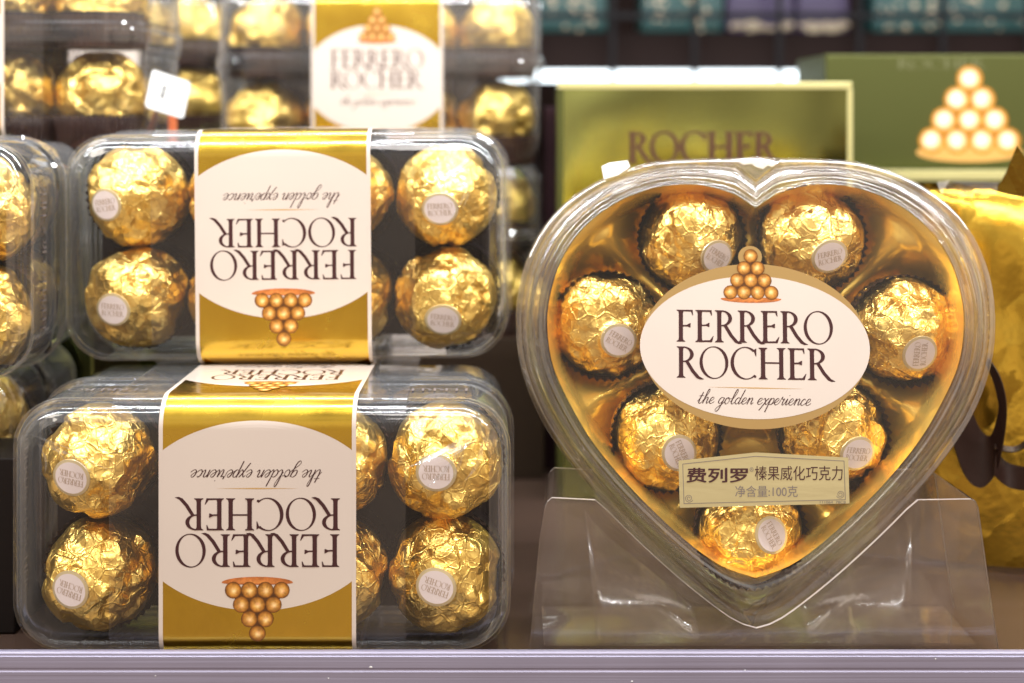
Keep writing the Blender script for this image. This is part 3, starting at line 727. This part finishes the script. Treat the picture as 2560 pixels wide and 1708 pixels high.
def tray_mesh():
    mb = MB(); out = hring(lerp(PC, PB, .97), 3.0); cz = hp(0, 850)[1]; cx_t = hp(0, 850)[0]; n = len(out); K = 70
    V = []
    for k in range(K + 1):
        f = 1 - (k / K)
        for i in range(n):
            x = cx_t + (out[i][0] - cx_t) * f; z = cz + (out[i][2] - cz) * f
            dm = sorted(math.hypot(x - bx, z - bz) for bx, bz in BC)
            s = max(0, min(1, (dm[0] - 17.2) / 8.5)); s = s ** .8
            dc = math.hypot(x + 0, z - hp(0, 800)[1]); s *= max(0, min(1, (dc - 15) / 10)); d2 = math.hypot(x, z - hp(0, 1085)[1]); s *= max(0, min(1, (d2 - 9) / 6))
            e_ = max(0, 1 - (1 - f) * 60 / 2.2)          # lip at the rim
            y = 25 - 16.5 * s
            if k < 4: y = y + (3.4 - y) * (1 - k / 4) ** .6
            V.append((x, y, z))
    F = [(k * n + i, k * n + (i + 1) % n, (k + 1) * n + (i + 1) % n, (k + 1) * n + i) for k in range(K) for i in range(n)]
    mb.add(V, F); o = mb.build("gold_tray", M_GTRAY, heart, True); return o
tray_mesh()
names = ["at the top left lobe of the heart box", "at the top right lobe of the heart box", "at the left side of the heart box", "at the right side of the heart box",
         "at the lower left of the heart box, under the oval label", "at the lower right of the heart box, above the Chinese label", "at the bottom of the heart box, under the Chinese label"]
for (dx, dy, _, off, ang), (bx, bz), nm in zip(balls, BC, names):
    p = HM @ Vector((bx, 18.5 if dy < 1200 else 19, bz))
    chocolate(tuple(p), "gold foil chocolate " + nm, off, ang, group="chocolates in the heart box", scale=.985 if dy < 1200 else .95)
# oval label
cxo, czo = hp(-4, 797)
lab = MB()
def omap(x, y, h): return (x, -.5 - h, y)
def ell(cx, cz, a, b, n=96): return [(cx + a * math.cos(2 * math.pi * i / n), cz + b * math.sin(2 * math.pi * i / n)) for i in range(n)]
gcx, gcz = hp(-4, 794)
g = ell(gcx, gcz, 264 / HS, 192 / HS)
def slab(pts, h0, h1, mbx, mi=0):
    n = len(pts); c = (sum(p[0] for p in pts) / n, sum(p[1] for p in pts) / n)
    mbx.add([omap(c[0], c[1], h1)] + [omap(x, y, h1) for x, y in pts] + [omap(x, y, h0) for x, y in pts],
            [(0, 1 + (i + 1) % n, 1 + i) for i in range(n)] + [(1 + i, 1 + (i + 1) % n, 1 + n + (i + 1) % n, 1 + n + i) for i in range(n)], mi)
slab(g, 0, .15, lab, 0)
tb = hp(-13, 590); slab([(tb[0] + 28 / HS * math.cos(a), tb[1] + 26 / HS * math.sin(a)) for a in [2 * math.pi * i / 30 for i in range(30)]], 0, .17, lab, 0)
ol = lab.build("oval_label", M_LABELG if False else mat("label_gold_edge", (0.45, 0.29, 0.11), 0.3, .5), heart)
ov = MB(); slab(ell(cxo, czo, 267 / HS, 166 / HS), .0, .22, ov); ov.build("white_oval", M_WHITE, ol)
def mt(x, y, h): return (x, -.72 - h, y)
tx = MB()
x_, z_ = hp(-3, 787); put(tx, wordmark("FERRERO", 364 / HS, 75 / HS, x_, z_), mt, .05)
x_, z_ = hp(0, 870); put(tx, wordmark("ROCHER", 368 / HS, 73 / HS, x_, z_), mt, .05)
tx.build("wordmark", M_TXT, ol)
x_, z_ = hp(0, 928); sl = MB(); put(sl, script("the golden experience", 262 / HS, x_ - .8, z_), mt, .05, .004); sl.build("slogan", M_TXT, ol)
x_, z_ = hp(0, 891); rl = MB(); rl.add([mt(x_ - 14.5, z_ + .1, .04), mt(x_, z_ - .1, .04), mt(x_ + 14.5, z_ + .1, .04), mt(x_, z_ + .25, .04)], [(0, 1, 2, 3)]); rl.build("rule_line", M_RULE, ol)
x_, z_ = hp(-11, 686); pc = MB(); pyramid(pc, mt, x_, z_, 4.15, (4, 3, 2, 1), .05, (142 / HS, 1.2)); pc.build("pyramid_picture", M_PIC, ol, ink=True)

# Chinese label
cl = MB(); P = [hp(*q) for q in ((-177, 1057), (0, 1038), (212, 1050), (215, 1155), (-174, 1165))]
slab(P[::-1], 0, .12, cl); chl = cl.build("weight_label", M_LABELG, heart)
fr = MB(); I1 = [hp(*q) for q in ((-168, 1064), (0, 1046), (203, 1057), (206, 1147), (-165, 1156))]; I2 = [hp(*q) for q in ((-166.6, 1065.4), (0, 1047.6), (201.6, 1058.4), (204.6, 1145.6), (-163.6, 1154.6))]
fr.strip([mt(x, y, 0) for x, y in I1], [mt(x, y, 0) for x, y in I2], 0, True)
for cx_, cy_, s_ in ((-153, 1143, 1), (194, 1134, -1)):
    A, B = [], []
    for i in range(30):
        a = i * .42; r = 1.5 + i * .26; A.append(mt(*hp(cx_ + s_ * r * math.cos(a), cy_ - r * math.sin(a)), .01)); B.append(mt(*hp(cx_ + s_ * (r + 1.2) * math.cos(a), cy_ - (r + 1.2) * math.sin(a)), .01))
    fr.strip(A, B)
fr.build("label_border", M_GREYP, chl)
def text_mesh(s, size, bold=0.0):
    cu = bpy.data.curves.new("t", 'FONT'); cu.body = s; cu.size = 1; cu.offset = bold
    ob = bpy.data.objects.new("t", cu); COL.objects.link(ob)
    bpy.context.view_layer.update(); dg = bpy.context.evaluated_depsgraph_get()
    me = ob.evaluated_get(dg).to_mesh(); V = [tuple(v.co) for v in me.vertices]; F = [tuple(p.vertices) for p in me.polygons]
    ob.evaluated_get(dg).to_mesh_clear(); bpy.data.objects.remove(ob); bpy.data.curves.remove(cu); return V, F
def text_piece(s, x0, x1, y0, y1, bold, parent, m, rot=-.6):
    V, F = text_mesh(s, 1, 0)
    a, b = min(v[0] for v in V), max(v[0] for v in V); c, d_ = min(v[1] for v in V), max(v[1] for v in V)
    mb = MB(); P = []
    for v in V:
        X = x0 + (v[0] - a) / (b - a) * (x1 - x0); Y_ = y1 + (v[1] - c) / (d_ - c) * (y0 - y1); P.append(mt(*hp(X, Y_), .03))
    mb.add(P, F)
    if bold:
        for q, (ddx, ddz) in enumerate(((.16, 0), (0, .12), (.16, .12), (-.12, -.05))): mb.add([(x + ddx, y - .008 * (q + 1), z + ddz) for x, y, z in P], F)
    return mb.build("printed_text", m, parent)
text_piece("\u8d39\u5217\u7f57", -158, -19, 1074, 1107, .028, chl, M_TXT)
text_piece("\u00ae", -14, -5, 1072, 1082, 0, chl, M_GREYP)
text_piece("\u699b\u679c\u5a01\u5316\u5de7\u514b\u529b", -2, 199, 1069, 1102, 0, chl, M_TXT)
text_piece("\u51c0\u542b\u91cf:100\u514b", -47, 96, 1114, 1140, 0.0, chl, M_GREYP)
text_piece("111064  78C8", 147, 206, 1149, 1155, 0.0, chl, M_GREYP)
# white tear tab at the rim
tab = MB(); T = [hp(*q) for q in ((-358, 372), (-340, 363), (-296, 357), (-290, 372), (-318, 392), (-352, 402))]
n = len(T); tab.add([(x, 13.2 + .25 * i % 1, z) for i, (x, z) in enumerate(T)] + [(x, 14.0, z) for x, z in T], [tuple(range(n))[::-1], tuple(range(n, 2 * n))] + [(i, (i + 1) % n, n + (i + 1) % n, n + i) for i in range(n)])
tab.build("sealing_tab", M_TAG, heart)

# ------------------------------------------------------------------ clear stand
st = empty("display_stand", "clear plastic display stand with V shaped cradle holding the heart box", "display stand", (HX, 2, 0))
def sp(dx, dy, Y): x, _, z = WD(1734 + dx, dy, 2); return (x - HX, Y, z)
zb = 1512
cut = [(-369, 1144)] + [(-p[0] * 1.012, p[1] + 6) for p in PA if 1150 < p[1] < 1424] + [(0, 1437)]
cut = cut + [(-x, y) for x, y in cut[-2::-1]]
outline = [(-519, 1486), (-510, 1380), (-497, 1240), (-484, 1160), (-478, 1148), (-468, 1139)] + cut + [(490, 1142), (500, 1146), (506, 1160), (520, 1260), (538, 1390), (553, 1486)]
def panel(Y, name, k=1.0, dz=0):
    mb = MB(); n = len(outline)
    nl = 6; nc = len(cut)
    top = outline; bot = [(x, zb - 4) for x, y in outline]
    mb.strip([sp(x * k, y + dz, Y) for x, y in top], [sp(x * k, y, Y) for x, y in bot])
    mb.strip([sp(x * k, y + dz, Y + 1.2) for x, y in top], [sp(x * k, y, Y + 1.2) for x, y in bot])
    mb.strip([sp(x * k, y + dz, Y + 1.2) for x, y in top], [sp(x * k, y + dz, Y) for x, y in top], 1)
    return mb.build(name, [M_STAND, M_EDGE], st, False)
panel(-2, "front_panel"); panel(33, "back_panel", .97)
mb = MB()
mb.strip([sp(x, y + 1.5, -1.2) for x, y in cut], [sp(x * .97, y + 1.5, 32.8) for x, y in cut]); mb.build("cradle", M_STAND, st, True)
for s_, seq in ((-1, outline[:6]), (1, outline[-6:])):
    mb = MB(); mb.strip([sp(x, y, -1.9) for x, y in seq], [sp(x * .97, y, 33) for x, y in seq]); mb.build("side_wall", M_STAND, st, True)
mb = MB(); mb.box(-62, 64, 1, 32, .4, 1.2); mb.build("foot_plate", M_STAND, st)
for s_ in (-1, 1):  # curved sheets added inside the stand for their reflections
    mb = MB(); A, B = [], []
    for i in range(13):
        u = i / 12; x = s_ * (46 - 30 * u); A.append((x, 3 + 6 * math.sin(u * 3.0), 1.3)); B.append((x + s_ * 3 * (1 - u), 14 + 8 * math.sin(u * 2.4), 36 - 30 * u ** .8))
    mb.strip(A, B); o = mb.build("reflection_sheet", M_STANDS, st, True); k = o.modifiers.new("thickness", 'SOLIDIFY'); k.thickness = .7 * MM
    mb = MB(); mb.strip([sp(s_ * 470, 1170, 0), sp(s_ * 400, 1190, 0), sp(s_ * 380, 1230, 2)], [sp(s_ * 520, 1480, 26), sp(s_ * 440, 1485, 28), sp(s_ * 300, 1490, 30)]); mb.build("reflection_fold", M_STANDS, st, True)

# ------------------------------------------------------------------ gold cartons behind the heart
def carton(name, label, x0, x1, y0, y1, z0, z1, m, rimw=2.6, top=True, right=True, left=False):
    t = empty(name, label, "gift box", ((x0 + x1) / 2, y0, z0))
    hx = (x1 - x0) / 2; hz = z1 - z0; d = y1 - y0
    mb = MB(); mb.box(-hx, hx, 0, d, 0, hz); bevel(mb.build("carton", m, t), .8)
    if top: mb = MB(); mb.box(-hx, hx, -.5, 1.5, hz - rimw, hz + .3); bevel(mb.build("top_edge", M_RIM, t), .3)
    if right: mb = MB(); mb.box(hx - rimw * .7, hx + .3, -.4, 1.5, 0, hz - rimw - .05); bevel(mb.build("side_edge", M_RIM, t), .3)
    if left: mb = MB(); mb.box(-hx - .3, -hx + rimw * .9, -.4, 1.5, 0, hz - rimw - .05); mb.build("side_edge", M_CARTONG, t)
    return t
k1 = WD(1280, 190, 170); k2 = WD(1955, 190, 170)
K = carton("gold_gift_box", "shiny gold gift box with brown lettering behind the heart box", k1[0], k2[0], 170, 205, -2.3, k1[2], M_CARTON, left=True)
tx = MB(); a = WD(1440, 360, 170); b = WD(1790, 290, 170)
def mk(x, y, h): return (x - (k1[0] + k2[0]) / 2, -.1 - h, y)
put(tx, wordmark("ROCHER", b[0] - a[0], b[2] - a[2], (a[0] + b[0]) / 2, a[2]), mk, .05); put(tx, wordmark("ROCHER", b[0] - a[0], b[2] - a[2], (a[0] + b[0]) / 2 + .7, a[2]), mk, .12); put(tx, wordmark("ROCHER", b[0] - a[0], b[2] - a[2], (a[0] + b[0]) / 2 + .35, a[2] - .45), mk, .19); tx.build("lettering", mat("brown_foil_print", (0.07, 0.022, 0.008), .5, 0), K)
l1 = WD(1895, 125, 235); l2 = WD(2620, 125, 235); lb = WD(0, 388, 235)
Lb = carton("pyramid_gift_box", "large olive gold gift box printed with a pyramid of chocolates at the upper right", l1[0], l2[0], 235, 300, lb[2], l1[2], M_CARTONG, top=False, right=False)
def ml(x, y, h): return (x - (l1[0] + l2[0]) / 2, -.05 - h, y - lb[2])
a = WD(2060, 158, 235); b = WD(2265, 135, 235); tx = MB(); put(tx, wordmark("ROCHER", b[0] - a[0], b[2] - a[2], (a[0] + b[0]) / 2, a[2]), ml, .05); tx.build("lettering", mat("faded_print", (0.13, 0.13, 0.05), .5), Lb)
pc = MB(); c0 = WD(2225, 350, 235); dd = 52 / .918 / (PXMM * CAM_D / (CAM_D + 235)); 
pc.add([ml(*p, .02) for p in disc(c0[0], c0[2], dd * 2.35, dd * .42)[0]], [tuple(range(40))[::-1]], 0)
pc.build("picture_dish", mat("print_dish", (.62, .33, .09), .4), Lb)
pc = MB(); pyramid(pc, lambda x, y, h: ml(x, y, h), c0[0], c0[2], dd * 1.14, (4, 3, 2, 1), .05, None, .80, ((.90, .74, .50), (.64, .30, .035), (.38, .13, .01)), (.92, .84, .72), 1.0)
pc.build("pyramid_picture", M_PIC, Lb, ink=True)
m1 = WD(1940, 390, 228); m2 = WD(2640, 390, 228)
carton("gold_gift_box", "gold gift box with pale top edge under the pyramid box", m1[0], m2[0], 228, 300, -2.3, m1[2] - .4, M_CARTON, rimw=4.4)
# dark carton in the gap beside the heart
g1 = WD(1240, 245, 215); g2 = WD(1282, 245, 215)
mb = MB(); mb.box(g1[0] + 2, g2[0] + 6, 222, 262, -2.3, g1[2]); tag(bevel(mb.build("dark_block", mat("maroon_card", (0.02, 0.006, 0.009), .6, spec=.15)), .5), "narrow dark maroon carton between the clear stack and the gold gift box", "carton")

# ------------------------------------------------------------------ gold gift bag with ribbon at the right
bag = empty("gold_gift_bag", "gold foil gift bag with crimped top and dark ribbon at the right edge", "gift bag", (185, 75, 0))
rb = random.Random(2)
mb = MB(); nx, nz = 70, 60; V = []
x0, x1 = WD(2140, 0, 75)[0] - 185, 95; zt = WD(0, 440, 75)[2]
for j in range(nz + 1):
    for i in range(nx + 1):
        u = i / nx; v = j / nz; x = x0 + (x1 - x0) * u; z = zt * v
        puff = math.sin(math.pi * min(1, u * 1.02)) ** .5 * (1 - v ** 6) ** .5
        fold = 3.2 * abs(math.sin(x * .062 + .5 * v)) * (.3 + v) - 2.5 * abs(math.sin(x * .15 + 2 - v)) * v + .5 * math.sin(x * .17 + 1.2 * math.sin(z * .05)) + .8 * math.sin(x * .11 + z * .02) * 2 + 1.0 * math.sin(z * .11 + x * .1)
        V.append((x, 14 - 16 * puff + fold * (.3 + .7 * v), z))
mb.add(V, [(j * (nx + 1) + i, j * (nx + 1) + i + 1, (j + 1) * (nx + 1) + i + 1, (j + 1) * (nx + 1) + i) for j in range(nz) for i in range(nx)])
# back of the bag
mb.add([(x0, 16, 0), (x1, 16, 0), (x1, 16, zt), (x0, 16, zt), (x0, 50, 0), (x1, 50, 0), (x1, 50, zt), (x0, 50, zt)], [(4, 5, 6, 7), (0, 4, 7, 3), (1, 5, 6, 2), (0, 1, 5, 4)])
mb.build("bag_body", M_BAG, bag, True)
def flap(pts, name, m, th=.5):
    mb = MB(); P = [(WD(x, y, Y)[0] - 185, Y - 75, WD(x, y, Y)[2]) for x, y, Y in pts]; n = len(P)
    mb.add(P + [(x, y + th, z) for x, y, z in P], [tuple(range(n)), tuple(range(n, 2 * n))[::-1]] + [(i, (i + 1) % n, n + (i + 1) % n, n + i) for i in range(n)])
    return mb.build(name, m, bag)
flap([(2284, 440, 66), (2310, 395, 62), (2334, 335, 58), (2352, 362, 60), (2420, 380, 66), (2420, 470, 68), (2340, 452, 66)], "crimped_flap", M_BAG)
flap([(2150, 418, 62), (2180, 414, 60), (2290, 418, 62), (2286, 446, 60), (2215, 440, 58), (2160, 445, 60)], "folded_edge", M_CLEAR)
def ribbon(outer, inner, name):
    O = catmull(outer, 8); I = catmull(inner, 8); P = []
    for q in (O, I):
        for i, (x, y) in enumerate(q):
            Y = 50 + 3.5 * math.sin(i / len(q) * 6.0) + (2.5 if q is I else 0); p = WD(x, y, Y); P.append((p[0] - 185, Y - 75, p[2]))
    n = len(O); mb = MB(); mb.strip(P[:n], P[n:]); o = mb.build(name, M_RIBBON, bag, False)
    k = o.modifiers.new("thickness", 'SOLIDIFY'); k.thickness = .4 * MM; return o
ribbon([(2178, 980), (2212, 1085), (2250, 1120), (2285, 1085), (2304, 1000), (2309, 930), (2296, 870), (2268, 822)], [(2205, 880), (2225, 930), (2250, 985), (2272, 1000), (2286, 965), (2291, 930), (2280, 880), (2262, 836)], "ribbon_loop")
ribbon([(2284, 1092), (2320, 1120), (2380, 1126), (2450, 1110)], [(2288, 1036), (2318, 1064), (2380, 1072), (2450, 1060)], "ribbon_loop")
ribbon([(2284, 1030), (2330, 1036), (2370, 1010), (2420, 940)], [(2286, 1018), (2328, 1024), (2362, 1000), (2410, 935)], "ribbon_tail")

# ------------------------------------------------------------------ rack behind
RY = 520
def rk(dx, dy): p = WD(dx, dy, RY); return p[0], p[2]
zt_, zb_ = rk(0, 74)[1], rk(0, 158)[1]
mb = MB(); mb.box(-250, 420, RY, RY + 160, zb_, zt_); tag(mb.build("rack_shelf", M_DARKB), "dark brown shelf board of the rack far behind", "shelf")
la, lc = rk(1150, 163), rk(2600, 187)
lt = empty("led_strip", "bright white light strip under the dark shelf far behind", "light strip", ((la[0] + lc[0]) / 2, RY - 6, lc[1]))
hw = (lc[0] - la[0]) / 2; mb = MB(); mb.box(-hw, hw, 0, 3, 0, la[1] - lc[1]); mb.build("diffuser", M_LED, lt)
mb = MB(); mb.box(-hw, hw, 3.2, 6, 0, la[1] - lc[1]); mb.build("housing", M_BLACK, lt)
rack = empty("wire_rack", "black wire rack front with upright posts far behind", "rack", (0, RY - 14, 120))
for dx in (1220, 1403, 1588, 1780, 1962, 2150, 2345):
    x = rk(dx, 0)[0]; mb = MB(); mb.box(x - 1.7, x + 1.7, 0, 3, -60, 160); mb.build("post", M_BLACK, rack)
mb = MB(); z = rk(0, 40)[1] - 120; mb.box(-200, 420, -2.5, -.2, z - 2, z + 2); mb.build("crossbar", M_BLACK, rack)
packs = [(1215, 1395, M_TEAL, "teal"), (1475, 1665, M_TEAL, "teal"), (1672, 1828, M_PURPLE, "purple"), (1834, 1955, M_PURPLE, "purple"), (2010, 2170, M_TEAL, "teal"), (2176, 2400, M_TEAL, "teal")]
wh = ("beside the clear box stack", "left of the purple packs", "left one of the two purple packs", "right one of the two purple packs", "right of the purple packs", "at the upper right corner")
for q, (a, b, m, cn) in enumerate(packs):
    xa, xb = rk(a, 0)[0], rk(b, 0)[0]
    t = empty("snack_pack", "blurred %s pack on the far dark shelf, %s" % (cn, wh[q]), "pack", ((xa + xb) / 2, RY + 8, zt_), group="packs on the far shelf")
    hw = (xb - xa) / 2; mb = MB(); mb.box(-hw, hw, 0, 40, .2, 80); bevel(mb.build("pack_body", m, t), 2)
    mb = MB(); rr = random.Random(q)
    for k in range(22):
        cx_, cz_ = rr.uniform(-hw * .85, hw * .85), (rr.uniform(1.5, 6) if m is M_PURPLE else rr.uniform(2, 24)); r_ = rr.uniform(.6, 2.6)
        P = disc(cx_, cz_, r_ * (2 if m is M_PURPLE else 1), r_ * .8, 14)[0]; mb.add([(x, -.1 - .05 * k, z) for x, z in P], [tuple(range(14))[::-1]])
    mb.build("pack_print", M_BEIGE, t)
